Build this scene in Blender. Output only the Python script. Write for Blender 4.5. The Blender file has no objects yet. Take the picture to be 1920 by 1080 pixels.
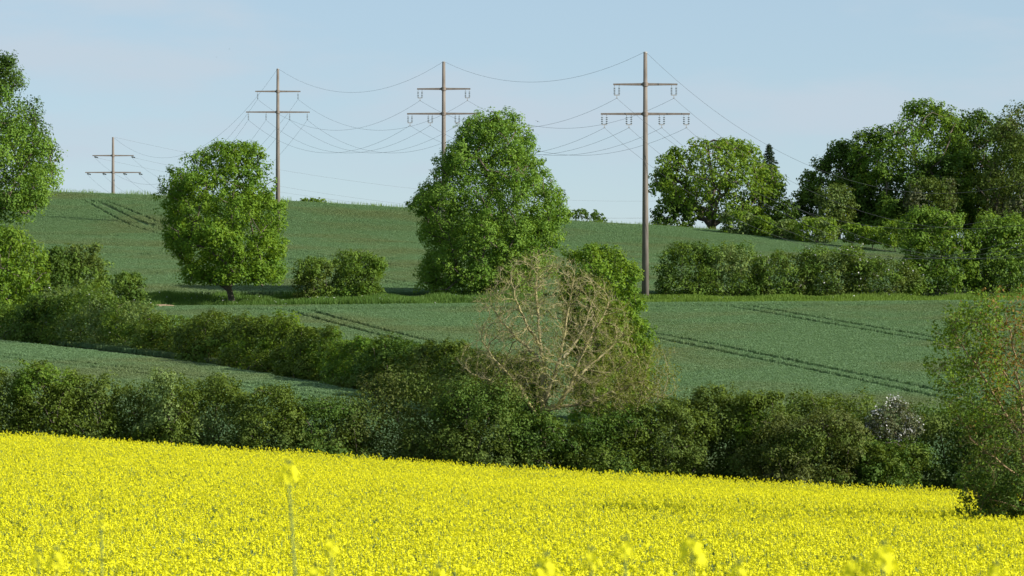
import bpy, math, random
import numpy as np
from mathutils import Vector

# ------------------------------------------------------------------ camera, sky, sun, exposure
SC = bpy.context.scene
C = SC.collection
F = 6000.0            # focal length in photo pixels (1920 wide)
YH = 540.0            # horizon row
cam_d = bpy.data.cameras.new('camera')
cam_d.sensor_width = 36.0
cam_d.lens = 36.0 * F / 1920.0
cam_d.clip_start = 0.5
cam_d.clip_end = 20000.0
cam_d.dof.use_dof = True
cam_d.dof.focus_distance = 300.0
cam_d.dof.aperture_fstop = 7.1
cam = bpy.data.objects.new('camera', cam_d)
cam.rotation_euler = (math.radians(90), 0, 0)
cam.location = (0, 0, 0)
C.objects.link(cam)
SC.camera = cam

SUN_EL = math.radians(27.0)
SUN_AZ = math.atan2(0.93, -0.37)          # clockwise from +Y
world = bpy.data.worlds.new('World')
SC.world = world
world.use_nodes = True
nt = world.node_tree
nt.nodes.clear()
w_out = nt.nodes.new('ShaderNodeOutputWorld')
w_bg = nt.nodes.new('ShaderNodeBackground')
w_sky = nt.nodes.new('ShaderNodeTexSky')
w_sky.sky_type = 'NISHITA'
w_sky.sun_disc = False
w_sky.sun_elevation = SUN_EL
w_sky.sun_rotation = SUN_AZ
w_sky.altitude = 1500
w_sky.air_density = 1.0
w_sky.dust_density = 0.0
w_sky.ozone_density = 3.5
w_bg.inputs['Strength'].default_value = 0.062
# thin, broken cloud all round the sky
w_tc = nt.nodes.new('ShaderNodeTexCoord')
w_map = nt.nodes.new('ShaderNodeMapping')
w_map.inputs['Scale'].default_value = (9.0, 9.0, 34.0)
w_map.inputs['Location'].default_value = (3.1, 1.7, 0.35)
w_n = nt.nodes.new('ShaderNodeTexNoise')
w_n.inputs['Scale'].default_value = 1.0
w_n.inputs['Detail'].default_value = 5.0
w_n.inputs['Roughness'].default_value = 0.52
w_r = nt.nodes.new('ShaderNodeMapRange')
w_r.interpolation_type = 'SMOOTHSTEP'
w_r.inputs['From Min'].default_value = 0.46
w_r.inputs['From Max'].default_value = 0.70
w_r.inputs['To Min'].default_value = 0.0
w_r.inputs['To Max'].default_value = 0.85
w_veil = nt.nodes.new('ShaderNodeMix')          # thin even high veil
w_veil.data_type = 'RGBA'
w_veil.inputs['Factor'].default_value = 0.62
w_veil.inputs['B'].default_value = (4.35, 5.65, 6.65, 1)
w_mix = nt.nodes.new('ShaderNodeMix')
w_mix.data_type = 'RGBA'
w_mix.inputs['B'].default_value = (4.75, 5.6, 6.4, 1)
L = nt.links
L.new(w_tc.outputs['Generated'], w_map.inputs['Vector'])
L.new(w_map.outputs['Vector'], w_n.inputs['Vector'])
L.new(w_n.outputs['Fac'], w_r.inputs['Value'])
L.new(w_r.outputs['Result'], w_mix.inputs['Factor'])
L.new(w_sky.outputs['Color'], w_veil.inputs['A'])
L.new(w_veil.outputs['Result'], w_mix.inputs['A'])
L.new(w_mix.outputs['Result'], w_bg.inputs['Color'])
L.new(w_bg.outputs['Background'], w_out.inputs['Surface'])

sun_d = bpy.data.lights.new('sun', 'SUN')
sun_d.energy = 5.0
sun_d.angle = math.radians(0.53)
sun_d.color = (1.0, 0.93, 0.82)
sun = bpy.data.objects.new('sun', sun_d)
sv = Vector((math.sin(SUN_AZ) * math.cos(SUN_EL), math.cos(SUN_AZ) * math.cos(SUN_EL), math.sin(SUN_EL)))
sun.rotation_euler = sv.to_track_quat('Z', 'Y').to_euler()
sun.location = (60, -40, 60)
C.objects.link(sun)
SC.view_settings.view_transform = 'Standard'
SC.view_settings.look = 'None'
SC.view_settings.exposure = 0.9
SC.view_settings.gamma = 1.0
SC.render.engine = 'CYCLES'
SC.cycles.max_bounces = 8
SC.cycles.diffuse_bounces = 3
SC.cycles.transmission_bounces = 4
SC.cycles.transparent_max_bounces = 4

# ------------------------------------------------------------------ helpers
def rng_of(seed):
    return np.random.default_rng(seed)

def make_mesh(name, V, quads=None, tris=None, mat=None, rnd=None, smooth=False, midx=None, mats=None):
    """One mesh from numpy arrays; rnd = one float per face."""
    me = bpy.data.meshes.new(name)
    V = np.asarray(V, dtype=np.float32)
    nq = 0 if quads is None else len(quads)
    ntr = 0 if tris is None else len(tris)
    idx = []
    if nq: idx.append(np.asarray(quads, dtype=np.int32).ravel())
    if ntr: idx.append(np.asarray(tris, dtype=np.int32).ravel())
    idx = np.concatenate(idx)
    start = np.concatenate([np.arange(nq) * 4, nq * 4 + np.arange(ntr) * 3]).astype(np.int32)
    me.vertices.add(len(V)); me.vertices.foreach_set('co', V.ravel())
    me.loops.add(len(idx)); me.loops.foreach_set('vertex_index', idx)
    me.polygons.add(nq + ntr); me.polygons.foreach_set('loop_start', start)
    me.update(calc_edges=True)
    if smooth:
        me.polygons.foreach_set('use_smooth', np.ones(nq + ntr, dtype=bool))
    else:
        me.polygons.foreach_set('use_smooth', np.zeros(nq + ntr, dtype=bool))
    for m in (mats if mats else [mat]):
        if m is not None: me.materials.append(m)
    if midx is not None:
        me.polygons.foreach_set('material_index', np.asarray(midx, dtype=np.int32))
    if rnd is not None:
        a = me.attributes.new('rnd', 'FLOAT', 'FACE')
        a.data.foreach_set('value', np.asarray(rnd, dtype=np.float32))
    me.update()
    return me

def link(name, me, parent=None, loc=(0, 0, 0)):
    o = bpy.data.objects.new(name, me)
    C.objects.link(o)
    o.location = loc
    if parent is not None: o.parent = parent
    return o

def tag(o, label, cat, group=None):
    o['label'] = label; o['category'] = cat
    if group: o['group'] = group
    return o

def thing(name, label, cat, loc, group=None):
    o = bpy.data.objects.new(name, None)
    o.empty_display_size = 0.5
    C.objects.link(o); o.location = loc
    return tag(o, label, cat, group)

def norm(a):
    return a / np.maximum(np.linalg.norm(a, axis=-1, keepdims=True), 1e-9)

def X_of(x, d):
    return (x - 960.0) / F * d
def Z_of(y, d):
    return (YH - y) / F * d

class Geo:
    """collects quads/tris with a per-face random value"""
    def __init__(s): s.V=[]; s.Q=[]; s.T=[]; s.rq=[]; s.rt=[]; s.mq=[]; s.mt=[]; s.n=0
    def add(s, V, Q=None, T=None, rq=None, rt=None, m=0):
        V = np.asarray(V, dtype=np.float32).reshape(-1, 3)
        s.V.append(V)
        if Q is not None and len(Q):
            Q = np.asarray(Q, dtype=np.int64); s.Q.append(Q + s.n)
            s.rq.append(np.full(len(Q), .5) if rq is None else np.asarray(rq)); s.mq.append(np.full(len(Q), m))
        if T is not None and len(T):
            T = np.asarray(T, dtype=np.int64); s.T.append(T + s.n)
            s.rt.append(np.full(len(T), .5) if rt is None else np.asarray(rt)); s.mt.append(np.full(len(T), m))
        s.n += len(V)
    def mesh(s, name, mats, smooth=False):
        if not isinstance(mats, (list, tuple)): mats = [mats]
        Q = np.concatenate(s.Q) if s.Q else None
        T = np.concatenate(s.T) if s.T else None
        r = np.concatenate(s.rq + s.rt); m = np.concatenate(s.mq + s.mt)
        return make_mesh(name, np.concatenate(s.V), Q, T, rnd=r, smooth=smooth, mats=mats, midx=m)

def tube_geo(g, P, R, sides=5, m=0, cap=True, r=None):
    """tapered tube along polyline P with radii R"""
    P = np.asarray(P, dtype=float); R = np.asarray(R, dtype=float)
    n = len(P)
    if n < 2: return
    T = np.gradient(P, axis=0); T = norm(T)
    ref = np.array([0, 0, 1.0]) if abs(T[0][2]) < .9 else np.array([1.0, 0, 0])
    A = norm(np.cross(T, ref)); B = np.cross(T, A)
    ang = np.arange(sides) / sides * 2 * math.pi
    ring = A[:, None, :] * np.cos(ang)[None, :, None] + B[:, None, :] * np.sin(ang)[None, :, None]
    V = (P[:, None, :] + ring * R[:, None, None]).reshape(-1, 3)
    i = np.arange(n - 1)[:, None]; j = np.arange(sides)[None, :]; k = (j + 1) % sides
    Q = np.stack([i * sides + j, i * sides + k, (i + 1) * sides + k, (i + 1) * sides + j], -1).reshape(-1, 4)
    T3 = None
    if cap:
        T3 = []
        for b in range(1, sides - 1):
            T3.append([0, b + 1, b]); o = (n - 1) * sides; T3.append([o, o + b, o + b + 1])
    g.add(V, Q, T3, rq=None if r is None else np.full(len(Q), r), m=m)

def box_geo(g, c, s, m=0, taper=1.0):
    c = np.asarray(c); s = np.asarray(s) / 2
    V = np.array([[x, y, z] for z in (-1, 1) for y in (-1, 1) for x in (-1, 1)], dtype=float) * s + c
    g.add(V, [[0, 2, 3, 1], [4, 5, 7, 6], [0, 1, 5, 4], [2, 6, 7, 3], [0, 4, 6, 2], [1, 3, 7, 5]], m=m)

# ------------------------------------------------------------------ materials
def new_mat(name):
    m = bpy.data.materials.new(name); m.use_nodes = True
    m.node_tree.nodes.clear()
    return m, m.node_tree.nodes, m.node_tree.links

def leaf_mat(name, ca, cb, transl=0.35, tcol=None, rough=0.6, spec=0.14, patch=None, pscale=0.35):
    """two-sided leaf: colour runs from ca to cb by the leaf's own random value, patches of cc by noise"""
    m, N, K = new_mat(name)
    out = N.new('ShaderNodeOutputMaterial')
    at = N.new('ShaderNodeAttribute'); at.attribute_name = 'rnd'
    mix = N.new('ShaderNodeMix'); mix.data_type = 'RGBA'
    mix.inputs['A'].default_value = (*ca, 1); mix.inputs['B'].default_value = (*cb, 1)
    K.new(at.outputs['Fac'], mix.inputs['Factor'])
    col = mix.outputs['Result']
    if patch is not None:
        geo = N.new('ShaderNodeNewGeometry')
        no = N.new('ShaderNodeTexNoise'); no.inputs['Scale'].default_value = pscale; no.inputs['Detail'].default_value = 3
        K.new(geo.outputs['Position'], no.inputs['Vector'])
        rr = N.new('ShaderNodeMapRange'); rr.inputs['From Min'].default_value = .45; rr.inputs['From Max'].default_value = .65
        K.new(no.outputs['Fac'], rr.inputs['Value'])
        m2 = N.new('ShaderNodeMix'); m2.data_type = 'RGBA'
        m2.inputs['B'].default_value = (*patch, 1)
        K.new(rr.outputs['Result'], m2.inputs['Factor']); K.new(col, m2.inputs['A'])
        col = m2.outputs['Result']
    p = N.new('ShaderNodeBsdfPrincipled')
    p.inputs['Roughness'].default_value = rough
    p.inputs['Specular IOR Level'].default_value = spec
    K.new(col, p.inputs['Base Color'])
    t = N.new('ShaderNodeBsdfTranslucent')
    tm = N.new('ShaderNodeMix'); tm.data_type = 'RGBA'; tm.blend_type = 'MULTIPLY'
    tm.inputs['Factor'].default_value = 1.0
    tm.inputs['B'].default_value = (*(tcol or (1.5, 1.35, 0.6)), 1)
    K.new(col, tm.inputs['A']); K.new(tm.outputs['Result'], t.inputs['Color'])
    ms = N.new('ShaderNodeMixShader'); ms.inputs['Fac'].default_value = transl
    K.new(p.outputs['BSDF'], ms.inputs[1]); K.new(t.outputs['BSDF'], ms.inputs[2])
    K.new(ms.outputs['Shader'], out.inputs['Surface'])
    return m

def solid_mat(name, ca, cb, scale=3.0, rough=0.85, bump=0.3, stretch=(1, 1, 1), spec=0.3, detail=5, metal=0.0):
    m, N, K = new_mat(name)
    out = N.new('ShaderNodeOutputMaterial')
    tc = N.new('ShaderNodeTexCoord')
    mp = N.new('ShaderNodeMapping'); mp.inputs['Scale'].default_value = stretch
    no = N.new('ShaderNodeTexNoise'); no.inputs['Scale'].default_value = scale; no.inputs['Detail'].default_value = detail
    K.new(tc.outputs['Object'], mp.inputs['Vector']); K.new(mp.outputs['Vector'], no.inputs['Vector'])
    rr = N.new('ShaderNodeMapRange'); rr.inputs['From Min'].default_value = .35; rr.inputs['From Max'].default_value = .65
    K.new(no.outputs['Fac'], rr.inputs['Value'])
    mix = N.new('ShaderNodeMix'); mix.data_type = 'RGBA'
    mix.inputs['A'].default_value = (*ca, 1); mix.inputs['B'].default_value = (*cb, 1)
    K.new(rr.outputs['Result'], mix.inputs['Factor'])
    p = N.new('ShaderNodeBsdfPrincipled')
    p.inputs['Roughness'].default_value = rough; p.inputs['Specular IOR Level'].default_value = spec
    p.inputs['Metallic'].default_value = metal
    K.new(mix.outputs['Result'], p.inputs['Base Color'])
    if bump:
        b = N.new('ShaderNodeBump'); b.inputs['Strength'].default_value = bump; b.inputs['Distance'].default_value = 0.05
        K.new(no.outputs['Fac'], b.inputs['Height']); K.new(b.outputs['Normal'], p.inputs['Normal'])
    K.new(p.outputs['BSDF'], out.inputs['Surface'])
    return m

M = {}
M['linden']  = leaf_mat('leaf_linden', (0.0975, 0.1954, 0.0258), (0.1708, 0.2798, 0.0418), .38)
M['maple']   = leaf_mat('leaf_maple', (0.0815, 0.1688, 0.0177), (0.1630, 0.2645, 0.0248), .40)
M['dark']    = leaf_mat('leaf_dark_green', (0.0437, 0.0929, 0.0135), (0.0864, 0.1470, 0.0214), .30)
M['mid']     = leaf_mat('leaf_mid_green', (0.0718, 0.1368, 0.0180), (0.1293, 0.2023, 0.0281), .34)
M['fresh']   = leaf_mat('leaf_fresh_green', (0.0962, 0.1799, 0.0185), (0.1690, 0.2599, 0.0273), .42)
M['oak']     = leaf_mat('leaf_oak_spring', (0.0996, 0.1796, 0.0198), (0.1729, 0.2693, 0.0306), .40)
M['bright']  = leaf_mat('leaf_bright_green', (0.0795, 0.1603, 0.0195), (0.1391, 0.2245, 0.0275), .38)
M['pale']    = leaf_mat('leaf_pale_green', (0.1111, 0.1755, 0.0520), (0.1852, 0.2520, 0.0784), .34)
M['olive']   = leaf_mat('leaf_olive', (0.0591, 0.0989, 0.0169), (0.1064, 0.1497, 0.0263), .30)
M['brown']   = leaf_mat('leaf_brown_olive', (0.0564, 0.0783, 0.0156), (0.0939, 0.1146, 0.0263), .28)
M['rust']    = leaf_mat('leaf_rusty_young', (0.144, 0.109, 0.025), (0.230, 0.144, 0.034), .35)
M['grey']    = leaf_mat('leaf_grey_olive', (0.072, 0.090, 0.042), (0.114, 0.126, 0.060), .25)
M['conifer'] = leaf_mat('needle_dark', (.018, .040, .020), (.035, .062, .026), .10)
M['blossom'] = leaf_mat('blossom_white', (.40, .41, .40), (.62, .62, .60), .25, (1, 1, 1))
M['twigleaf']= leaf_mat('leaf_sparse_young', (0.1100, 0.1408, 0.0200), (0.1650, 0.1980, 0.0320), .38)
M['grass']   = leaf_mat('grass_tall', (0.0603, 0.1296, 0.0224), (0.0969, 0.1712, 0.0344), .35)
M['wheat']   = leaf_mat('wheat_blade', (0.1254, 0.2184, 0.0968), (0.1546, 0.2486, 0.1122), .25, (1.1, 1.2, .7), rough=.6, spec=.2, patch=(.155, .205, .085), pscale=.06)
M['rape']    = leaf_mat('rape_petal', (0.6316, 0.6203, 0.0134), (0.8120, 0.7841, 0.0202), .30, (1.0, .98, .5), rough=.6)
M['rapestem']= leaf_mat('rape_stem_leaf', (.130, .190, .050), (.180, .240, .080), .25)
M['hedge']   = leaf_mat('leaf_hedge_dark', (0.0614, 0.0986, 0.0120), (0.1086, 0.1580, 0.0200), .30)
M['bark']    = solid_mat('bark_grey_brown', (.070, .055, .040), (.130, .110, .085), 6, bump=.5)
M['lichen']  = solid_mat('bark_lichen_yellow', (.200, .182, .105), (.330, .288, .130), 1.6, bump=.4)
M['twigbark']= solid_mat('bark_orange_brown', (.150, .108, .055), (.230, .165, .085), 2.0, bump=.3)
M['concrete']= solid_mat('weathered_concrete', (.125, .110, .094), (.190, .168, .146), 1.2, bump=.15, stretch=(3, 3, .5))
M['arm']     = solid_mat('crossarm_weathered', (.140, .116, .098), (.195, .165, .142), 2.0, bump=.1)
M['porcelain']= solid_mat('insulator_glaze', (.045, .060, .065), (.070, .090, .095), 3, rough=.25, bump=0, spec=.5)
M['steel']   = solid_mat('galvanised_steel', (.25, .25, .25), (.35, .35, .35), 4, rough=.5, bump=0)
M['wire']    = solid_mat('aluminium_wire', (.07, .075, .08), (.10, .105, .11), 2, rough=.8, bump=0, metal=.0)
M['soil']    = solid_mat('bare_soil', (.23, .16, .10), (.34, .24, .16), 2.2, bump=.6)
M['bird']    = solid_mat('bird_feathers', (.02, .02, .022), (.04, .04, .042), 8, bump=0)

def ground_mat():
    m, N, K = new_mat('field_soil_and_turf')
    out = N.new('ShaderNodeOutputMaterial')
    geo = N.new('ShaderNodeNewGeometry')
    no = N.new('ShaderNodeTexNoise'); no.inputs['Scale'].default_value = .35; no.inputs['Detail'].default_value = 8
    K.new(geo.outputs['Position'], no.inputs['Vector'])
    cr = N.new('ShaderNodeValToRGB')
    cr.color_ramp.elements[0].position = .35; cr.color_ramp.elements[0].color = (.050, .095, .035, 1)
    cr.color_ramp.elements[1].position = .70; cr.color_ramp.elements[1].color = (.085, .125, .050, 1)
    K.new(no.outputs['Fac'], cr.inputs['Fac'])
    p = N.new('ShaderNodeBsdfPrincipled'); p.inputs['Roughness'].default_value = .95
    p.inputs['Specular IOR Level'].default_value = .1
    K.new(cr.outputs['Color'], p.inputs['Base Color'])
    n2 = N.new('ShaderNodeTexNoise'); n2.inputs['Scale'].default_value = 6; n2.inputs['Detail'].default_value = 4
    K.new(geo.outputs['Position'], n2.inputs['Vector'])
    b = N.new('ShaderNodeBump'); b.inputs['Strength'].default_value = .6; b.inputs['Distance'].default_value = .1
    K.new(n2.outputs['Fac'], b.inputs['Height']); K.new(b.outputs['Normal'], p.inputs['Normal'])
    K.new(p.outputs['BSDF'], out.inputs['Surface'])
    return m
M['ground'] = ground_mat()

# ------------------------------------------------------------------ terrain
RAPE_H = 1.25
def yrow(d, xs, ys, drop=0.0):
    return d, np.array([X_of(x, 1.0) for x in xs]), np.array([Z_of(y, d) - drop for y in ys])
CR_X = [-400, 0, 100, 300, 560, 760, 1060, 1250, 1500, 1690, 1920, 2300]
CR_Y = [372, 364, 364, 371, 382, 394, 418, 428, 447, 460, 474, 495]
def crest(f, base_l=552, base_r=557):
    out = []
    for x, y in zip(CR_X, CR_Y):
        b = base_l + (base_r - base_l) * min(max(x / 1920., 0), 1)
        out.append(b + (y - b) * f)
    return out
XS = [-400, 0, 960, 1920, 2300]
ROWS = [
    (-400., np.array([0., 1.]), np.array([-1.0, -1.0])),
    (0.,  np.array([0., 1.]), np.array([-1.75, -1.75])),
    (6.,  np.array([0., 1.]), np.array([-2.0, -2.0])),
    (10., np.array([0., 1.]), np.array([-2.28, -2.28])),
    (20., np.array([0., 1.]), np.array([-3.35, -3.35])),
    yrow(42., [0, 1920], [1090, 1090], RAPE_H),
    yrow(70., [0, 960, 1920], [985, 1000, 1005], RAPE_H),
    yrow(100., [0, 960, 1920], [888, 926, 952], RAPE_H),
    yrow(140., [-300, 0, 200, 450, 700, 1000, 1300, 1500, 1700, 1920, 2200], [806, 817, 827, 846, 862, 880, 896, 909, 918, 927, 936], RAPE_H),
    yrow(150., [0, 960, 1920], [858, 905, 930]),
    yrow(165., XS, [795, 800, 826, 846, 850]),
    yrow(200., XS, [708, 712, 728, 742, 745]),
    yrow(250., XS, [640, 640, 640, 640, 640]),
    yrow(300., XS, [584, 582, 574, 569, 568]),
    yrow(320., XS, [552, 552, 554, 557, 557]),
    (374., *yrow(374., CR_X, crest(.32))[1:]),
    (449., *yrow(449., CR_X, crest(.66))[1:]),
    (490., *yrow(490., CR_X, crest(.955))[1:]),
    (503., *yrow(503., CR_X, crest(1.0))[1:]),
    (520., *yrow(520., CR_X, [y + 8 for y in CR_Y])[1:]),
    (551., *yrow(551., CR_X, [y + 60 for y in CR_Y])[1:]),
    (620., *yrow(620., CR_X, [y + 110 for y in CR_Y])[1:]),
    (900., np.array([0., 1.]), np.array([4.0, 4.0])),
    (6000., np.array([0., 1.]), np.array([-10.0, -10.0])),
]
RD = np.array([r[0] for r in ROWS])
def ground(X, Y):
    X = np.asarray(X, float); Y = np.asarray(Y, float)
    sh = X.shape
    X = X.ravel(); Y = np.clip(Y.ravel(), -399, 5999)
    u = np.clip(X / np.maximum(Y, 15.0), -.45, .45)
    Zk = np.stack([np.interp(u, r[1], r[2]) for r in ROWS], 0)       # rows x pts
    D = RD
    dk = (Zk[1:] - Zk[:-1]) / (D[1:] - D[:-1])[:, None]
    mk = np.zeros_like(Zk)
    h = (D[1:] - D[:-1])[:, None]
    w1 = 2 * h[1:] + h[:-1]; w2 = h[1:] + 2 * h[:-1]
    same = (dk[:-1] * dk[1:]) > 0
    with np.errstate(divide='ignore', invalid='ignore'):
        hm = (w1 + w2) / (w1 / dk[:-1] + w2 / dk[1:])
    mk[1:-1] = np.where(same, hm, 0)
    mk[0] = dk[0]; mk[-1] = dk[-1]
    i = np.clip(np.searchsorted(D, Y, side='right') - 1, 0, len(D) - 2)
    n = np.arange(len(Y))
    hh = D[i + 1] - D[i]; t = (Y - D[i]) / hh
    z = ((2*t**3 - 3*t**2 + 1) * Zk[i, n] + (t**3 - 2*t**2 + t) * hh * mk[i, n]
         + (-2*t**3 + 3*t**2) * Zk[i + 1, n] + (t**3 - t**2) * hh * mk[i + 1, n])
    return z.reshape(sh)
def gz(X, Y): return float(ground(np.array([X]), np.array([Y]))[0])

gx = np.concatenate([[-4000, -2500, -1500, -900, -500, -300, -200, -150], np.arange(-120, 121, 2.0), [150, 200, 300, 500, 900, 1500, 2500, 4000]])
gy = np.concatenate([[-390, -200, -100, -50, -20, -8], np.arange(0, 60, 1.5), np.arange(60, 340, 2.0), np.arange(340, 640, 3.0), [680, 740, 820, 900, 1100, 1500, 2200, 3500, 5900]])
GX, GY = np.meshgrid(gx, gy)
GZ = ground(GX, GY)
nx, ny = len(gx), len(gy)
ii, jj = np.meshgrid(np.arange(ny - 1), np.arange(nx - 1), indexing='ij')
a = (ii * nx + jj).ravel()
Q = np.stack([a, a + 1, a + nx + 1, a + nx], -1)
o = link('ground', make_mesh('ground', np.stack([GX, GY, GZ], -1).reshape(-1, 3), Q, mat=M['ground'], smooth=True))
o['kind'] = 'structure'; o['label'] = 'rolling farmland ground under the crops and hedges'

# ------------------------------------------------------------------ scattered crops (geometry nodes on real points)
def scatter(name, pts, protos, smin, smax, label, mat_hint=None, tilt=0.12):
    me = bpy.data.meshes.new(name)
    me.vertices.add(len(pts)); me.vertices.foreach_set('co', np.asarray(pts, dtype=np.float32).ravel())
    ob = link(name, me)
    col = bpy.data.collections.new(name + '_kinds')
    for k, pm in enumerate(protos):
        po = bpy.data.objects.new(f'{name}_kind_{k}', pm); col.objects.link(po)
    ng = bpy.data.node_groups.new(name + '_scatter', 'GeometryNodeTree')
    ng.interface.new_socket('Geometry', in_out='INPUT', socket_type='NodeSocketGeometry')
    ng.interface.new_socket('Geometry', in_out='OUTPUT', socket_type='NodeSocketGeometry')
    gi = ng.nodes.new('NodeGroupInput'); go = ng.nodes.new('NodeGroupOutput')
    ci = ng.nodes.new('GeometryNodeCollectionInfo'); ci.inputs['Collection'].default_value = col
    ci.inputs['Separate Children'].default_value = True; ci.inputs['Reset Children'].default_value = True
    iop = ng.nodes.new('GeometryNodeInstanceOnPoints'); iop.inputs['Pick Instance'].default_value = True
    r1 = ng.nodes.new('FunctionNodeRandomValue'); r1.data_type = 'FLOAT_VECTOR'
    r1.inputs['Min'].default_value = (-tilt, -tilt, 0); r1.inputs['Max'].default_value = (tilt, tilt, 6.283)
    r2 = ng.nodes.new('FunctionNodeRandomValue'); r2.data_type = 'FLOAT'
    r2.inputs[2].default_value = smin; r2.inputs[3].default_value = smax
    r3 = ng.nodes.new('FunctionNodeRandomValue'); r3.data_type = 'INT'
    r3.inputs[4].default_value = 0; r3.inputs[5].default_value = len(protos) - 1
    k = ng.links
    k.new(gi.outputs[0], iop.inputs['Points']); k.new(ci.outputs[0], iop.inputs['Instance'])
    k.new(r1.outputs[0], iop.inputs['Rotation']); k.new(r2.outputs[1], iop.inputs['Scale']); k.new(r3.outputs[2], iop.inputs['Instance Index'])
    k.new(iop.outputs[0], go.inputs[0])
    md = ob.modifiers.new('scatter', 'NODES'); md.node_group = ng
    ob['kind'] = 'stuff'; ob['label'] = label
    return ob

def in_view(X, Y, margin=0.03):
    return np.abs(X / Y) < (0.16 + margin)

# --- wheat
def wheat_tuft(seed):
    r = rng_of(seed); g = Geo(); n = 34
    a = r.uniform(0, 2 * math.pi, n); rad = .25 * np.sqrt(r.uniform(0, 1, n))
    for i in range(n):
        x, y = rad[i] * math.cos(a[i]), rad[i] * math.sin(a[i])
        h = r.uniform(.36, .41); th = r.uniform(0, 6.28); w = r.uniform(.012, .020)
        dx, dy = math.cos(th), math.sin(th); ln = r.uniform(.02, .06); l2 = r.uniform(.10, .20)
        px, py = -dy * w, dx * w
        V = [[x - px, y - py, .1], [x + px, y + py, .1],
             [x + dx * ln + px, y + dy * ln + py, h], [x + dx * ln - px, y + dy * ln - py, h],
             [x + dx * (ln + l2), y + dy * (ln + l2), h + r.uniform(-.06, .07)]]
        g.add(V, [[0, 1, 2, 3]], [[3, 2, 4]], rq=[r.uniform()], rt=[r.uniform()])
    return g.mesh('wheat_tuft', M['wheat'])
WT = [wheat_tuft(100 + k) for k in range(6)]

TRAM_DIR = np.array([-0.272, 1.0]); TRAM_DIR /= np.linalg.norm(TRAM_DIR)
TRAM_N = np.array([TRAM_DIR[1], -TRAM_DIR[0]])
def tram_dist(X, Y, px, py, d=TRAM_DIR):
    n = np.array([d[1], -d[0]])
    return (X - px) * n[0] + (Y - py) * n[1]
def diag_x(Y):            # X of the diagonal hedge at depth Y
    return np.interp(Y, [150, 172, 192, 215, 250, 300], [8.0, 0.6, -7.7, -19.0, -40.0, -62.0])

def jitter_grid(x0, x1, y0, y1, step, seed):
    r = rng_of(seed)
    xs = np.arange(x0, x1, step); ys = np.arange(y0, y1, step)
    X, Y = np.meshgrid(xs, ys); X = X.ravel() + r.uniform(-.5, .5, X.size) * step; Y = Y.ravel() + r.uniform(-.5, .5, Y.size) * step
    return X, Y

def low_noise(X, Y, s, seed):
    r = rng_of(seed); v = np.zeros_like(X)
    for k in range(6):
        a = r.uniform(0, 6.28); f = s * r.uniform(.6, 1.8)
        v += np.sin((X * math.cos(a) + Y * math.sin(a)) * f + r.uniform(0, 6.28))
    return v / 6

# lower fields: A (this side of the diagonal hedge) and B (beyond it)
X, Y = jitter_grid(-62, 64, 152, 302, .29, 5)
ok = in_view(X, Y)
hx = diag_x(Y)
fieldA = ok & (X < hx - 1.8) & (Y > 154)
fieldB = ok & (X > hx + 1.8) & (Y < 299.5 + low_noise(X, Y, .2, 3) * .8)
wob = low_noise(X, Y, .11, 9) * .28
keep = np.ones_like(X, bool)
for k in range(-3, 3):
    base = tram_dist(X, Y, 11.3 + 20.2 * k, 252.0) + wob
    end = Y < 291.5 + low_noise(X, Y, .3, 4)
    for off in (-.95, .95):
        keep &= ~((np.abs(base + off) < .52) & end)
hl = np.abs(Y - (292.6 + low_noise(X, Y, .15, 11) * .5))
keep &= ~(((np.abs(hl - .95)) < .62) & (low_noise(X, Y, .5, 12) > -.55))
keepA = np.ones_like(X, bool)
for px in (-30.0, -52.0):
    b = tram_dist(X, Y, px, 215.0, np.array([-.56, .83])) + wob
    for off in (-.95, .95): keepA &= ~(np.abs(b + off) < .42)
Zg = ground(X, Y) - .03
PB = np.stack([X, Y, Zg], -1)[fieldB & keep]
PA = np.stack([X, Y, Zg], -1)[fieldA & keepA]
scatter('wheat_crop', PB, WT, .88, 1.02, 'blue green cereal crop with paired wheel tracks between the hedges', tilt=.05)
scatter('wheat_crop', PA, WT, .88, 1.02, 'blue green cereal crop on the low field before the diagonal hedge', tilt=.05)
# upper field C, up to the crest
X, Y = jitter_grid(-105, 105, 319, 520, .36, 6)
ok = in_view(X, Y) & (Y > 319.5)
wob = low_noise(X, Y, .08, 19) * .4
keep = np.ones_like(X, bool)
for (xa, ya, xb, yb) in ((X_of(190, 484), 484, X_of(300, 456), 456), (X_of(140, 497), 497, X_of(215, 470), 470)):
    d = np.array([xa - xb, ya - yb]); d = d / np.linalg.norm(d)
    b = tram_dist(X, Y, xa, ya, d) + wob
    for off in (-1.1, 1.1): keep &= ~((np.abs(b + off) < .42) & (Y < 486))
for yy in (436., 412., 392., 352.):
    b = Y - (yy + X * .06) + wob * 2
    for off in (-1.2, 1.2): keep &= ~((np.abs(b + off) < .7) & (low_noise(X, Y, .25, int(yy)) > -.15))
P = np.stack([X, Y, ground(X, Y) - .03], -1)[ok & keep]
scatter('wheat_crop', P, WT, .92, 1.08, 'blue green cereal crop on the long slope rising to the skyline', tilt=.05)

# --- rapeseed
def flower_head(g, c, rad, hgt, n, r, psize, m=0):
    """a raceme: n petals round an axis"""
    t = r.uniform(0, 1, n); a = r.uniform(0, 6.28, n)
    rr = rad * (1.0 - .45 * t) * r.uniform(.55, 1.05, n)
    P = np.stack([np.cos(a) * rr, np.sin(a) * rr, t * hgt], -1) + np.asarray(c)
    nr = norm(np.stack([np.cos(a) * .7, np.sin(a) * .7, np.full(n, .8)], -1) + r.normal(0, .5, (n, 3)))
    leaf_quads(g, P, nr, psize * r.uniform(.75, 1.25, n), r, r.uniform(0, 1, n), aspect=.85, m=m)

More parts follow.
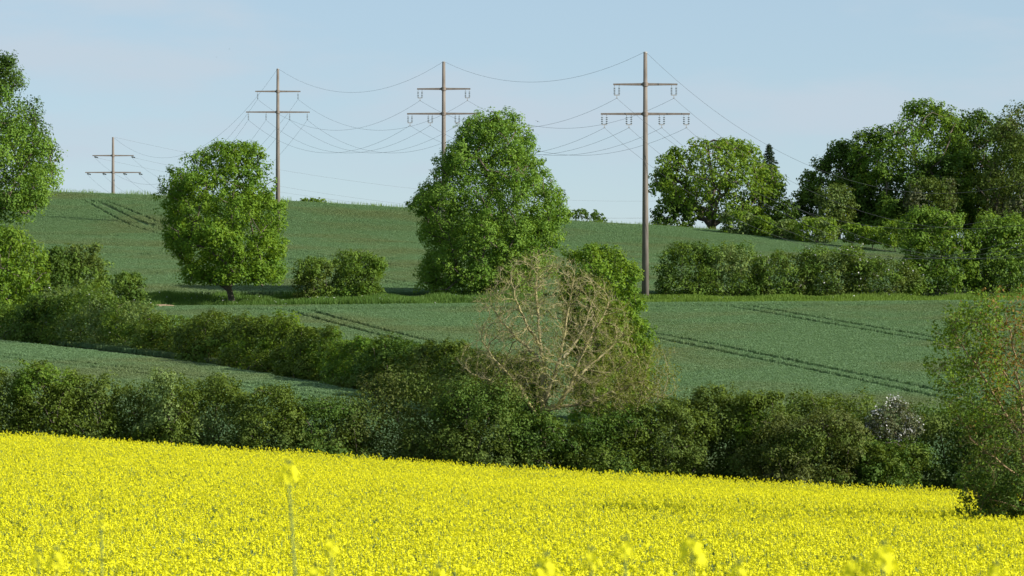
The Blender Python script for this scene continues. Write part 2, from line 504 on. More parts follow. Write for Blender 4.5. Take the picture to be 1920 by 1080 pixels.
def leaf_quads(g, P, Nn, size, r, rnd, aspect=.62, fold=.18, m=0, axis=None):
    n = len(P)
    if axis is None: axis = r.normal(0, 1, (n, 3))
    A = norm(axis - (axis * Nn).sum(-1, keepdims=True) * Nn)
    B = np.cross(Nn, A)
    s = np.asarray(size)[:, None] * .5
    up = Nn * s * fold
    V = np.stack([P - A * s, P + B * s * aspect + up, P + A * s, P - B * s * aspect + up], 1).reshape(-1, 3)
    i = np.arange(n)[:, None] * 4
    g.add(V, i + np.arange(4)[None, :], rq=rnd, m=m)

def rape_proto(seed):
    r = rng_of(seed); g = Geo()
    for k in range(int(r.integers(4, 7))):
        a = r.uniform(0, 6.28); rad = r.uniform(.02, .13)
        top = np.array([rad * math.cos(a), rad * math.sin(a), RAPE_H * r.uniform(.82, 1.08)])
        bot = np.array([rad * .2 * math.cos(a), rad * .2 * math.sin(a), RAPE_H * .45])
        tube_geo(g, [bot, (bot + top) / 2 + [0, 0, .02], top], [.006, .005, .003], 3, m=1, cap=False)
        flower_head(g, top - [0, 0, .035], .034, .070, 18, r, .025)
    n = 9
    P = np.stack([r.uniform(-.12, .12, n), r.uniform(-.12, .12, n), r.uniform(.5, .95, n) * RAPE_H], -1)
    leaf_quads(g, P, norm(r.normal(0, 1, (n, 3)) + [0, 0, .6]), r.uniform(.07, .13, n), r, r.uniform(0, 1, n), .4, m=1)
    return g.mesh('rape_plant', [M['rape'], M['rapestem']])
RP = [rape_proto(200 + k) for k in range(10)]
def rape_points(y0, y1, step, seed):
    X, Y = jitter_grid(-34, 34, y0, y1, step, seed)
    ok = in_view(X, Y, .03 if y0 > 30 else .06)
    edge = 140.5 + low_noise(X, Y, .4, 21) * .5
    ok &= Y < edge
    # wheel track across the field
    tr = 78.0 + X * .10
    b = Y - tr + low_noise(X, Y, .15, 22) * .4
    for off in (-1.0, 1.0): ok &= ~((np.abs(b + off) < .30) & (X > 1.0) & (low_noise(X, Y, .35, 23) > .0))
    # thin places between the plants
    ok &= (low_noise(X, Y, 5.5, 26) + low_noise(X, Y, 2.1, 27)) > -.42 - .004 * np.maximum(Y - 60, 0)
    # clearing round the right-hand tree
    return np.stack([X, Y, ground(X, Y) + low_noise(X, Y, .9, 24) * .10 + low_noise(X, Y, 4.0, 25) * .09], -1)[ok]
scatter('rapeseed_crop', np.concatenate([rape_points(17, 36, .22, 31), rape_points(36, 90, .18, 32), rape_points(90, 141.5, .19, 33)]), RP, .92, 1.10,
        'dense yellow rapeseed in full flower filling the near field', tilt=.08)

# ------------------------------------------------------------------ plants
def chains_mesh(name, nodes, parent, radius, mat, sides=5, rmin=0.0):
    """nodes joined into smooth tubes: each chain follows the thickest child"""
    nodes = np.asarray(nodes); n = len(nodes)
    kids = [[] for _ in range(n)]
    for i, p in enumerate(parent):
        if p >= 0: kids[p].append(i)
    g = Geo(); stack = [(i, -1) for i, p in enumerate(parent) if p < 0]
    while stack:
        s, frm = stack.pop()
        ch = [s] if frm < 0 else [frm, s]
        while kids[ch[-1]]:
            ks = sorted(kids[ch[-1]], key=lambda q: -radius[q])
            for q in ks[1:]: stack.append((q, ch[-1]))
            ch.append(ks[0])
        if len(ch) < 2: continue
        R = np.array([radius[c] for c in ch])
        if frm >= 0: R[0] = R[1]
        if R[0] < rmin: continue
        sd = sides if R[0] > .03 else 3
        tube_geo(g, nodes[ch], R, sd, cap=False)
    return g.mesh(name, mat, smooth=True)

def pipe_radii(nodes, parent, tip, power=2.3, order=None):
    n = len(nodes); acc = np.zeros(n)
    idx = order if order is not None else range(n)
    for i in reversed(list(idx)):
        a = acc[i] if acc[i] > 0 else tip ** power
        acc[i] = a
        if parent[i] >= 0: acc[parent[i]] += a
    return acc ** (1 / power)

def limb_skeleton(base, trunk_top, targets, r, trunk_r, lean=.15, n_trunk=7, tip=.012):
    """trunk up to trunk_top, then limbs joined to each target point from the nearest lower node"""
    base = np.asarray(base, float); tt = np.asarray(trunk_top, float)
    nodes = []; par = []
    for k in range(n_trunk):
        t = k / (n_trunk - 1)
        p = base + (tt - base) * t
        if 0 < k < n_trunk - 1: p = p + r.normal(0, .02, 3) * np.linalg.norm(tt - base) * [1, 1, 0]
        nodes.append(p); par.append(k - 1)
    H = np.linalg.norm(tt - base)
    tg = np.asarray(targets)
    dist = np.linalg.norm((tg - base)[:, :2], axis=1) + .35 * (tg[:, 2] - base[2])
    for i in np.argsort(dist):
        A = np.array(nodes); q = tg[i]
        dv = q - A
        hor = np.linalg.norm(dv[:, :2], axis=1); dz = dv[:, 2]
        cost = np.sqrt(hor ** 2 + dz ** 2) + np.where(dz < .45 * hor, (.45 * hor - dz) * 1.1, 0)
        cost[0] += H
        j = int(np.argmin(cost)); p = A[j]
        ln = np.linalg.norm(q - p)
        m1 = p + (q - p) * .5 + np.array([0, 0, .10 * ln]) + r.normal(0, .05, 3) * ln
        nodes.append(m1); par.append(j); nodes.append(q); par.append(len(nodes) - 2)
    nodes = np.array(nodes)
    R = pipe_radii(nodes, par, tip)
    R *= trunk_r / max(R[0], 1e-6)
    R = np.maximum(R, .008)
    R[0] *= 1.25
    return nodes, par, R

DOME = [(0, .42), (.06, .66), (.16, .86), (.32, .98), (.55, 1.02), (.8, 1.0), (1.0, .92)]
def crown_leaves(g, rows, depth, n_leaves, leaf, r, cy=0.0, lobe=.30, n_lobes=None, aspect=.62, up=.5, fill=.22, m=0, sub=11, ragged=1.0, min_lobe=.35, sprays=0.0):
    """rows: (z, x_left, x_right), top first, local coords. Leaves sit on sub-clumps round lobes spread through the envelope."""
    rows = sorted(rows, key=lambda q: q[0])
    zz = np.array([q[0] for q in rows]); cx = np.array([(q[1] + q[2]) / 2 for q in rows]); hw = np.array([(q[2] - q[1]) / 2 for q in rows])
    wmax = hw.max(); H = zz[-1] - zz[0]
    dens = np.interp(np.linspace(zz[0], zz[-1], 200), zz, hw)
    cdf = np.cumsum(dens + .12 * wmax); cdf /= cdf[-1]
    RL = lobe * min(wmax, H * .6)
    if n_lobes is None:
        n_lobes = int(np.clip(3.6 * (wmax / RL) ** 1.0 * (H / RL), 8, 420))
    def sample(n, rho_pow):
        z = np.interp(r.uniform(0, 1, n), cdf, np.linspace(zz[0], zz[-1], 200))
        a = r.uniform(0, 6.283, n); rho = r.uniform(0, 1, n) ** rho_pow
        return z, a, rho
    z, a, rho = sample(n_lobes, .15)
    w = np.interp(z, zz, hw); c = np.interp(z, zz, cx)
    rl = RL * r.uniform(.65, 1.25, n_lobes)
    rl = np.minimum(rl, np.maximum(w * .75, min_lobe * RL))
    e = np.maximum(w - rl * .30, w * .25)
    dd = depth if not callable(depth) else depth
    wy = np.minimum(w, wmax) * dd
    ey = np.maximum(wy - rl * .40, wy * .2)
    ztop = zz[-1] - rl * .55
    LC = np.stack([c + np.cos(a) * e * rho, cy + np.sin(a) * ey * rho, np.clip(z, zz[0] + rl * .35, np.maximum(ztop, zz[0] + rl * .35))], -1)
    # sub clumps
    ns = n_lobes * sub
    k = np.repeat(np.arange(n_lobes), sub)
    dv = norm(r.normal(0, 1, (ns, 3)) + [0, 0, .25])
    SCp = LC[k] + dv * (rl[k] * r.uniform(.35, 1.0, ns) ** .7)[:, None] * [1, 1, .85]
    sr = rl[k] * r.uniform(.26, .46, ns) * ragged
    tint = np.clip(.5 + r.normal(0, .22, n_lobes), 0, 1)
    st = np.clip(tint[k] + r.normal(0, .12, ns), 0, 1)
    nl = int(n_leaves * (1 - fill))
    wt = sr ** 2; wt /= wt.sum()
    q = r.choice(ns, nl, p=wt)
    ld = norm(r.normal(0, 1, (nl, 3)))
    P = SCp[q] + ld * (sr[q] * r.uniform(.25, 1.0, nl) ** .6)[:, None]
    Nn = norm(.70 * ld + .65 * dv[q] + [0, 0, up * .8] + r.normal(0, .38, (nl, 3)))
    rv = np.clip(st[q] + r.normal(0, .16, nl), 0, 1)
    # fill
    nf = n_leaves - nl
    z, a, rho = sample(nf, .6)
    w = np.interp(z, zz, hw); c = np.interp(z, zz, cx)
    Pf = np.stack([c + np.cos(a) * w * rho * .86, cy + np.sin(a) * np.minimum(w, wmax) * dd * rho * .86, z * .97 + zz[0] * .03], -1)
    Nf = norm(r.normal(0, 1, (nf, 3)) + [0, 0, up])
    P = np.concatenate([P, Pf]); Nn = np.concatenate([Nn, Nf]); rv = np.concatenate([rv, np.clip(.4 + r.normal(0, .2, nf), 0, 1)])
    ok = P[:, 2] > zz[0] - .2 * RL
    P, Nn, rv = P[ok], Nn[ok], rv[ok]
    leaf_quads(g, P, Nn, leaf * r.uniform(.65, 1.35, len(P)), r, rv, aspect, m=m)
    return LC, SCp

SEED = [1000]
def plant(name, label, cat, xb, d, prof, mat, n_leaves, leaf, depth=.9, group=None, trunk_r=.12, lobe=.30, bark='bark',
          trunk_frac=.6, base_y=None, aspect=.62, blossom=0, fill=.22, up=.5, sub=11, n_lobes=None, crown='crown', targets=70, ragged=1.0, mat2=None, frac2=0.0, trunk='trunk', cyoff=0.0, shear=0.0, widen=1.0):
    """prof rows are (photo y, x left, x right) at distance d; base stands on the ground at (xb, d)"""
    SEED[0] += 1; r = rng_of(SEED[0])
    s = d / F; bx = X_of(xb, d)
    bz = gz(bx, d) if base_y is None else Z_of(base_y, d)
    prof = [(y, (a + b) / 2 - (b - a) / 2 * widen, (a + b) / 2 + (b - a) / 2 * widen) for (y, a, b) in prof]
    rows = [(Z_of(y, d) - bz, X_of(a, d) - bx, X_of(b, d) - bx) for (y, a, b) in prof]
    t = thing(name, label, cat, (bx, d, bz), group)
    g = Geo()
    LC, SP = crown_leaves(g, rows, depth, n_leaves, leaf, r, lobe=lobe, fill=fill, up=up, aspect=aspect, sub=sub, n_lobes=n_lobes, ragged=ragged, cy=cyoff)
    if shear:
        for V in g.V: V[:, 0] += V[:, 1] * shear
        LC[:, 0] += LC[:, 1] * shear; SP[:, 0] += SP[:, 1] * shear
    ms = [M[mat]]
    if mat2:
        ms.append(M[mat2])
        for q in range(len(g.mq)):
            pass
    me = g.mesh(crown, ms)
    if mat2:
        # whole sub-clumps take the second leaf colour: choose by a smooth spatial field
        co = np.concatenate(g.V).reshape(-1, 4, 3).mean(1)
        f = low_noise(co[:, 0] + co[:, 1] * .7, co[:, 2] + co[:, 1] * .3, 2.2 / max(rows[0][0] * .35, .5), SEED[0]) + r.normal(0, .10, len(co))
        mi = (f > np.quantile(f, 1 - frac2)).astype(np.int32)
        me.polygons.foreach_set('material_index', mi); me.update()
    link(crown, me, t)
    top = max(q[0] for q in rows); cxm = np.mean([(q[1] + q[2]) / 2 for q in rows])
    tg = np.concatenate([LC, SP[r.choice(len(SP), min(targets, len(SP)), replace=False)]])
    nodes, par, R = limb_skeleton((0, 0, -.15), (cxm * .5, cyoff * .5, top * trunk_frac), tg, r, trunk_r)
    link(trunk, chains_mesh(trunk, nodes, par, R, M[bark], 6, rmin=.012), t)
    if blossom:
        gb = Geo()
        ns = len(SP); nb = max(4, int(ns * .12))
        pick = r.choice(ns, nb, replace=False)
        q = r.choice(pick, blossom)
        P = SP[q] + r.normal(0, .16 * (leaf / .2), (blossom, 3)) + [0, -.1, .1]
        leaf_quads(gb, P, norm(r.normal(0, .6, (blossom, 3)) + [0, -.3, .8]), leaf * r.uniform(.5, .9, blossom), r, r.uniform(0, 1, blossom), .8)
        link('blossom', gb.mesh('blossom', M['blossom']), t)
    return t

def dome(xl, xr, yt, yb, tops=DOME, skew=0.0):
    c = (xl + xr) / 2; h = (xr - xl) / 2
    return [(yt + (yb - yt) * t, c + skew * h * (1 - t) - h * w, c + skew * h * (1 - t) + h * w) for t, w in tops]

# --- the large trees
plant('linden_tree', 'tall broad conical green tree hiding the base of a power pole', 'tree', 925, 316,
      [(210, 903, 950), (225, 880, 974), (250, 858, 996), (280, 835, 1010), (310, 815, 1024), (340, 795, 1040), (370, 783, 1058), (400, 776, 1066),
       (430, 782, 1056), (460, 782, 1052), (490, 779, 1046), (520, 778, 1040), (550, 792, 1020)],
      'linden', 105000, .235, depth=.95, trunk_r=.45, lobe=.15, fill=.24, sub=12)
plant('maple_tree', 'round crowned green tree with a bare trunk standing alone on the grassy field edge', 'tree', 438, 304,
      [(268, 442, 474), (284, 372, 490), (300, 356, 497), (330, 326, 503), (348, 306, 512), (370, 301, 528), (400, 300, 540), (420, 299, 542),
       (440, 301, 538), (460, 316, 533), (490, 338, 530), (512, 346, 528), (530, 358, 522)],
      'maple', 56000, .25, depth=.95, trunk_r=.30, lobe=.19, fill=.16, sub=11, targets=140, widen=1.02)
plant('broadleaf_tree', 'tall ragged tree cut by the picture edge on the upper field', 'tree', -25, 440,
      [(95, -2, 18), (120, -40, 26), (140, -70, 38), (180, -105, 62), (230, -140, 82), (280, -155, 103), (310, -165, 114), (350, -160, 102), (390, -140, 76), (416, -105, 58)],
      'linden', 52000, .37, depth=.9, trunk_r=.5, lobe=.19, fill=.16, sub=12, ragged=1.2, mat2='dark', frac2=.35)
plant('oak_tree', 'airy yellow green spreading tree with dark trunk on the skyline beside a conifer', 'tree', 1335, 512,
      [(262, 1305, 1375), (275, 1283, 1402), (300, 1242, 1440), (320, 1229, 1460), (350, 1223, 1469), (375, 1228, 1462), (395, 1245, 1450), (412, 1275, 1425)],
      'oak', 23000, .46, depth=.9, trunk_r=.7, lobe=.19, fill=.15, sub=9, targets=120, base_y=436, trunk_frac=.45)
plant('broadleaf_tree', 'dark green tree with low crown at the end of the tall skyline group', 'tree', 1572, 512,
      [(266, 1572, 1602), (290, 1543, 1620), (330, 1508, 1640), (370, 1493, 1645), (400, 1494, 1645), (428, 1512, 1630)],
      'dark', 20000, .44, depth=.9, trunk_r=.4, lobe=.23, fill=.15, targets=80, mat2='mid', frac2=.45)
plant('broadleaf_tree', 'tallest bright green tree with lobed crown in the skyline group', 'tree', 1712, 506,
      [(190, 1722, 1768), (215, 1692, 1790), (245, 1642, 1800), (270, 1607, 1815), (320, 1592, 1825), (380, 1590, 1825), (432, 1605, 1815)],
      'dark', 42000, .46, depth=.85, trunk_r=.55, lobe=.20, fill=.16, mat2='bright', frac2=.62)
plant('broadleaf_tree', 'green tree with a rounded top between the tallest tree and the grey olive one', 'tree', 1850, 512,
      [(210, 1812, 1850), (235, 1786, 1900), (280, 1772, 1930), (350, 1762, 1940), (432, 1772, 1940)],
      'dark', 26000, .46, depth=.8, trunk_r=.45, lobe=.22, fill=.16, mat2='mid', frac2=.45)
plant('broadleaf_tree', 'dull grey olive tree with thin foliage at the end of the skyline group', 'tree', 1945, 498,
      [(197, 1890, 1965), (230, 1862, 2010), (300, 1842, 2050), (370, 1838, 2050), (435, 1845, 2050)],
      'olive', 24000, .42, depth=.8, trunk_r=.45, lobe=.24, fill=.16, mat2='grey', frac2=.4)

# --- conifer behind the oak
def conifer(name, label, x, d, ytop, ybot, hw_px, mat):
    SEED[0] += 1; r = rng_of(SEED[0])
    bx = X_of(x, d); bz = Z_of(ybot, d); H = Z_of(ytop, d) - bz; W = hw_px * d / F
    t = thing(name, label, 'tree', (bx, d, bz))
    g = Geo(); tubes = Geo()
    tube_geo(tubes, [(0, 0, 0), (0, 0, H * .5), (0, 0, H)], [.3, .18, .03], 6)
    nb = 150
    for k in range(nb):
        f = (k + .5) / nb; z = H * (.04 + .95 * f); ln = W * (1 - f) ** .8 * r.uniform(.75, 1.1) + .15
        a = k * 2.399 + r.uniform(-.3, .3)
        dx = np.array([math.cos(a), math.sin(a), 0.0])
        tip = dx * ln + np.array([0, 0, z - ln * .18])
        root = np.array([0, 0, z])
        tube_geo(tubes, [root, root + (tip - root) * .5 + [0, 0, -.05 * ln], tip], [.05, .035, .012], 3, cap=False)
        n = int(30 + 60 * ln / W)
        tt = r.uniform(.1, 1, n)
        P = root + (tip - root) * tt[:, None] + r.normal(0, .16, (n, 3)) * (1.15 - tt[:, None] * .7) + [0, 0, -.06]
        leaf_quads(g, P, norm(r.normal(0, .6, (n, 3)) + [0, 0, .6]), r.uniform(.3, .55, n), r, r.uniform(0, 1, n), .35, axis=dx + r.normal(0, .4, (n, 3)))
    link('foliage', g.mesh('foliage', M[mat]), t); link('trunk', tubes.mesh('trunk', M['bark'], True), t)
conifer('conifer_tree', 'dark pointed conifer rising behind the yellow green spreading tree', 1442, 530, 270, 450, 56, 'conifer')

# --- skyline shrubs, small bushes on the crest
def bush(label, xl, xr, yt, yb, d, mat, n, leaf, depth=.9, group=None, name='shrub', skew=0, **kw):
    if name == 'hedge_bush': w_ = (xr - xl) * .12; xl -= w_; xr += w_
    return plant(name, label, 'bush', (xl + xr) / 2, d, dome(xl, xr, yt, yb, skew=skew), mat, n, leaf, depth, group=group,
                 trunk_r=kw.pop('trunk_r', .07), trunk_frac=kw.pop('trunk_frac', .35), crown='foliage', trunk='stem', **kw)
SK = 'bushes along the skyline'
bush('low dark bush under the dark trunked spreading tree, far side from the conifer', 1222, 1300, 385, 436, 508, 'dark', 3500, .42, .8, SK, fill=.1)
bush('dark ivy-like bush below the conifer', 1448, 1500, 375, 440, 505, 'dark', 3600, .42, .8, SK)
bush('rounded light green bush at the foot of the spreading skyline tree', 1352, 1420, 396, 442, 492, 'fresh', 3800, .36, .8, SK, mat2='pale', frac2=.4)
bush('light green bush below the conifer and before the dark one', 1410, 1452, 405, 445, 490, 'fresh', 2600, .36, .8, SK)
bush('low pale green bush under the gap in the skyline trees', 1446, 1500, 413, 449, 486, 'pale', 2600, .34, .8, SK, mat2='mid', frac2=.5)
bush('fresh green bush under the low crowned dark tree', 1490, 1572, 408, 452, 482, 'fresh', 4000, .36, .8, SK, mat2='pale', frac2=.3)
bush('olive bush standing tall before the low crowned dark tree', 1528, 1604, 345, 440, 496, 'olive', 5200, .36, .7, SK, mat2='pale', frac2=.3)
bush('small round bright bush under the tallest skyline tree', 1578, 1618, 420, 454, 476, 'fresh', 2000, .34, .8, SK)
bush('low spreading green bush under the tallest skyline tree', 1610, 1662, 424, 458, 474, 'fresh', 2400, .34, .8, SK)
bush('light green bush ending the skyline row beside the tall leafy hedge trees', 1652, 1706, 414, 464, 470, 'fresh', 2800, .34, .8, SK, mat2='mid', frac2=.5)
bush('pale rounded bush before the grey olive skyline tree', 1700, 1800, 335, 440, 494, 'olive', 6000, .38, .7, SK, mat2='grey', frac2=.5)
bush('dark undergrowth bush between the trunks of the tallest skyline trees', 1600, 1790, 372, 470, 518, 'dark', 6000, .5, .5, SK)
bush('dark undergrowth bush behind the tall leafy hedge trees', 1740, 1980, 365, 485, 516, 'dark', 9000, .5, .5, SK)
bush('small isolated bush on the crest between the lone round tree and the conical tree', 558, 614, 372, 392, 506, 'mid', 1500, .36, .7, SK)
bush('tiny twiggy sapling on the crest beside the conical tree', 692, 708, 384, 398, 506, 'mid', 120, .30, .7, SK, trunk_r=.04)
bush('feathery low bush on the crest between the conical tree and the nearest pole', 1050, 1135, 394, 430, 506, 'dark', 1600, .42, .6, SK, fill=.0, sub=5)
bush('dark bush peeping out behind the conical tree, on its shaded side', 762, 830, 368, 405, 506, 'dark', 2400, .42, .6, SK)

# --- verge bushes at the field edge, right hedge and hornbeams
VG = 'bushes on the grassy field edge'
bush('rounded olive green bush nearer the lone round tree, on the field edge', 549, 628, 484, 562, 309, 'mid', 6500, .22, .9, VG, mat2='olive', frac2=.4)
bush('dense rounded green bush midway between the lone round tree and the conical tree', 624, 722, 472, 562, 310, 'mid', 9500, .22, .9, VG, mat2='bright', frac2=.4)
HG = 'bushes of the hedge beside the nearest pole'
bush('dark green hedge bush next to the nearest power pole', 1240, 1332, 456, 566, 318, 'mid', 11000, .22, .6, HG, mat2='dark', frac2=.5, name='hedge_bush')
bush('pale green topped hedge bush, second from the nearest pole', 1312, 1432, 458, 566, 319, 'mid', 13500, .22, .6, HG, mat2='pale', frac2=.45, name='hedge_bush')
bush('dark leafy hedge bush, third from the nearest pole', 1420, 1524, 472, 566, 319, 'mid', 11500, .22, .6, HG, mat2='olive', frac2=.35, blossom=120, name='hedge_bush')
bush('olive hedge bush, fourth from the nearest pole', 1505, 1622, 464, 566, 319, 'olive', 12500, .22, .6, HG, mat2='mid', frac2=.5, blossom=110, name='hedge_bush')
bush('olive hedge bush flecked with white blossom beside the tall leafy hedge trees', 1600, 1716, 484, 566, 318, 'olive', 11000, .22, .6, HG, mat2='mid', frac2=.5, blossom=260, name='hedge_bush')
plant('hornbeam_tree', 'bright green bushy tree with drooping sprays joining the olive flecked hedge', 'tree', 1760, 321,
      [(390, 1712, 1765), (408, 1698, 1805), (440, 1690, 1832), (480, 1686, 1842), (520, 1688, 1846), (562, 1698, 1846)],
      'bright', 17000, .28, depth=.6, trunk_r=.15, lobe=.24, trunk_frac=.4, crown='crown')
plant('hornbeam_tree', 'bright green bushy tree cut by the picture edge at the hedge end', 'tree', 1895, 322,
      [(402, 1838, 1892), (428, 1815, 1945), (470, 1810, 1980), (520, 1808, 1995), (562, 1812, 1995)],
      'bright', 20000, .28, depth=.6, trunk_r=.15, lobe=.24, trunk_frac=.4, mat2='mid', frac2=.3)

# --- left cluster
plant('broadleaf_tree', 'bright yellow green tree at the picture edge above the diagonal hedge', 'tree', 10, 262,
      [(428, -50, 40), (445, -80, 62), (480, -95, 84), (530, -100, 88), (580, -95, 80), (622, -80, 70)],
      'fresh', 18000, .26, depth=.9, trunk_r=.2, lobe=.26, mat2='maple', frac2=.4)
LB = 'bushes where the diagonal hedge meets the field edge'
bush('dark green bush squeezed beside the bright yellow green tree', 70, 128, 462, 600, 268, 'dark', 7000, .22, .9, LB)
bush('tall rounded mid green bush behind the white flowering hedge bush', 98, 206, 457, 590, 276, 'mid', 11000, .22, .9, LB, mat2='olive', frac2=.35)
bush('low leafy bush at the start of the grassy field edge, before the soil patch', 172, 272, 513, 586, 282, 'mid', 7500, .21, .9, LB, mat2='dark', frac2=.5)

# --- diagonal hedge
DG = 'bushes of the diagonal hedge'
for (lab, xl, xr, yt, yb, d, mat, m2, f2, n, bl) in [
    ('dark hedge bush under the bright yellow green tree', -60, 75, 578, 646, 252, 'mid', 'dark', .5, 9000, 0),
    ('shaded hedge bush between the yellow green tree and the white flowering one', 40, 140, 560, 655, 247, 'mid', 'dark', .4, 9000, 0),
    ('pale hedge bush dusted with white blossom in the diagonal hedge', 95, 205, 545, 662, 243, 'pale', 'mid', .45, 10000, 170),
    ('diagonal hedge bush next to the white dusted one, pale topped', 180, 290, 572, 672, 238, 'mid', 'pale', .4, 10500, 60),
    ('diagonal hedge bush before the soil patch', 268, 372, 598, 684, 231, 'mid', 'pale', .25, 9500, 0),
    ('rounded diagonal hedge bush before the lone round tree', 350, 462, 592, 698, 223, 'mid', 'pale', .25, 11500, 0),
    ('broad diagonal hedge bush just past the lone round tree', 440, 556, 600, 712, 214, 'mid', 'fresh', .3, 12500, 0),
    ('low round topped diagonal hedge bush where wheel tracks begin', 536, 628, 620, 722, 206, 'mid', 'bright', .4, 11000, 0),
    ('bright leafed hedge bush in the lower part of the diagonal hedge', 612, 706, 645, 732, 199, 'mid', 'bright', .4, 10000, 0),
    ('dark topped hedge bush above the big brown olive bush', 688, 800, 644, 742, 192, 'dark', 'mid', .4, 12000, 0),
    ('light topped diagonal hedge bush left of the bare branched tree', 782, 880, 652, 756, 185, 'mid', 'olive', .4, 11000, 0),
    ('last diagonal hedge bush behind the bare branched tree', 860, 992, 676, 772, 178, 'olive', 'mid', .4, 11500, 0)]:
    mat, m2 = [{'mid': 'hedge', 'pale': 'mid'}.get(q, q) if xl > 200 else q for q in (mat, m2)]
    cm = (xl + xr) / 2; hm = (xr - xl) / 2 * .72
    bush(lab, cm - hm, cm + hm, yt - 10, yb + 14, d, mat, int(n * 1.35), .19, 2.6, DG, shear=-.56, lobe=.50, fill=.34, name='hedge_bush', mat2=m2, frac2=f2, blossom=bl)

# --- leafy tree behind the bare one
plant('broadleaf_tree', 'dense yellow green rounded tree right behind the bare branched tree', 'tree', 1135, 172,
      [(462, 1082, 1142), (474, 1062, 1166), (492, 1052, 1184), (520, 1046, 1197), (560, 1050, 1206), (600, 1058, 1214), (640, 1060, 1224), (680, 1058, 1224), (730, 1062, 1216), (790, 1070, 1200)],
      'fresh', 42000, .16, depth=.9, trunk_r=.12, lobe=.20, mat2='maple', frac2=.4)

# --- front hedge along the rape field
FG = 'bushes of the hedge behind the rapeseed'
for i_, (lab, xl, xr, yt, d, mat, m2, f2, n) in enumerate([
    ('green hedge bush at the picture edge behind the highest rapeseed', -70, 60, 700, 147, 'mid', 'olive', .4, 15000),
    ('tall peaked hedge bush, second from the edge, behind the rapeseed', 30, 128, 686, 148, 'mid', 'bright', .4, 15000),
    ('rounded hedge bush sloping down to the low dip above the rapeseed', 100, 208, 706, 148, 'mid', 'olive', .35, 14500),
    ('low hedge bush in the first dip of the rapeseed hedge', 190, 292, 728, 148, 'mid', 'olive', .4, 13000),
    ('hedge bush with a pointed top before the pale low field', 272, 372, 702, 148, 'mid', 'pale', .3, 14500),
    ('broad light topped hedge bush before the pale low field', 350, 470, 709, 148, 'mid', 'pale', .35, 16500),
    ('hedge bush with dark lower twigs where the field narrows', 446, 556, 728, 148, 'mid', 'olive', .45, 15000),
    ('low dark hedge bush in the notch beside the big brown olive bush', 540, 672, 758, 148, 'dark', 'olive', .4, 15000),
    ('big domed brown olive hedge bush, the darkest and tallest near the bare tree', 655, 870, 700, 149, 'brown', 'olive', .45, 34000),
    ('dark olive hedge bush leaning against the big brown olive one', 820, 985, 722, 148, 'olive', 'dark', .45, 22000),
    ('green hedge bush at the foot of the bare branched tree', 950, 1100, 788, 147, 'mid', 'dark', .55, 16000),
    ('low green hedge bush just past the bare tree trunk', 1070, 1212, 784, 148, 'mid', 'dark', .45, 17000),
    ('olive hedge bush rising past the bare tree below its trailing boughs', 1185, 1312, 760, 148, 'olive', 'mid', .45, 18000),
    ('tallest dark hedge bush under the parallel wheel tracks', 1285, 1412, 734, 149, 'mid', 'olive', .5, 20000),
    ('hedge bush with a yellow green flush next to the brownish dome', 1390, 1480, 744, 149, 'mid', 'fresh', .25, 15000),
    ('wide low brownish hedge bush nearest the rapeseed edge', 1405, 1600, 782, 146, 'brown', 'olive', .4, 22000),
    ('dark green hedge bush behind the wide brownish one', 1470, 1640, 750, 151, 'mid', 'dark', .5, 20000),
    ('dark hedge bush below the white blossoming thorn', 1585, 1725, 836, 147, 'dark', 'mid', .45, 17000),
    ('dark hedge bush between the blossoming thorn and the edge tree', 1695, 1850, 770, 149, 'dark', 'olive', .45, 19000),
    ('dark hedge bush hidden behind the twiggy tree at the picture edge', 1820, 2000, 770, 149, 'dark', 'mid', .4, 17000)]):
    yt -= 8; d += (.8, -.6, .2, 1.0, -.4)[i_ % 5]
    mat, m2 = [{'mid': 'hedge'}.get(q, q) for q in (mat, m2)]
    bush(lab, xl, xr, yt, 905 + (xl - 600) * .02, d, mat, int(n * 1.03), .13, .85, FG, name='hedge_bush', mat2=m2, frac2=f2, lobe=.36, fill=.26)

# white blossoming thorn
plant('hawthorn_tree', 'small grey white blossoming thorn rising out of the hedge', 'tree', 1676, 148.6,
      [(748, 1664, 1688), (765, 1648, 1702), (785, 1626, 1724), (805, 1620, 1726), (825, 1636, 1716), (848, 1650, 1705)],
      'grey', 5200, .115, depth=.7, trunk_r=.06, lobe=.26, fill=.1, blossom=850, trunk_frac=.7)

# ------------------------------------------------------------------ bare branching trees (space colonisation)
def colonise(seeds, seed_par, attract, step, infl, kill, r, iters=140, sag=0.0, inertia=.9):
    nodes = [np.asarray(s, float) for s in seeds]; par = list(seed_par)
    A = np.asarray(attract); N0 = np.array(nodes)
    D = np.linalg.norm(A[:, None] - N0[None], axis=2)
    near = D.argmin(1); nd = D.min(1)
    alive = np.ones(len(A), bool)
    for it in range(iters):
        act = alive & (nd < infl)
        if not act.any(): break
        idx = np.nonzero(act)[0]
        NA = np.array(nodes)
        v = norm(A[idx] - NA[near[idx]])
        own = near[idx]
        acc = np.zeros((len(nodes), 3)); np.add.at(acc, own, v)
        grow = np.unique(own)
        pa = np.array(par)[grow]; back = NA[grow] - NA[np.maximum(pa, 0)]
        dirs = norm(norm(acc[grow]) + inertia * norm(back) * (pa >= 0)[:, None] + r.normal(0, .12, (len(grow), 3)) + [0, 0, sag])
        new = NA[grow] + dirs * step
        first = len(nodes)
        for q, p in zip(new, grow): nodes.append(q); par.append(int(p))
        D = np.linalg.norm(A[:, None] - new[None], axis=2)
        j = D.argmin(1); dm = D.min(1)
        b = dm < nd
        near[b] = first + j[b]; nd[b] = dm[b]
        alive &= nd > kill
    return np.array(nodes), par

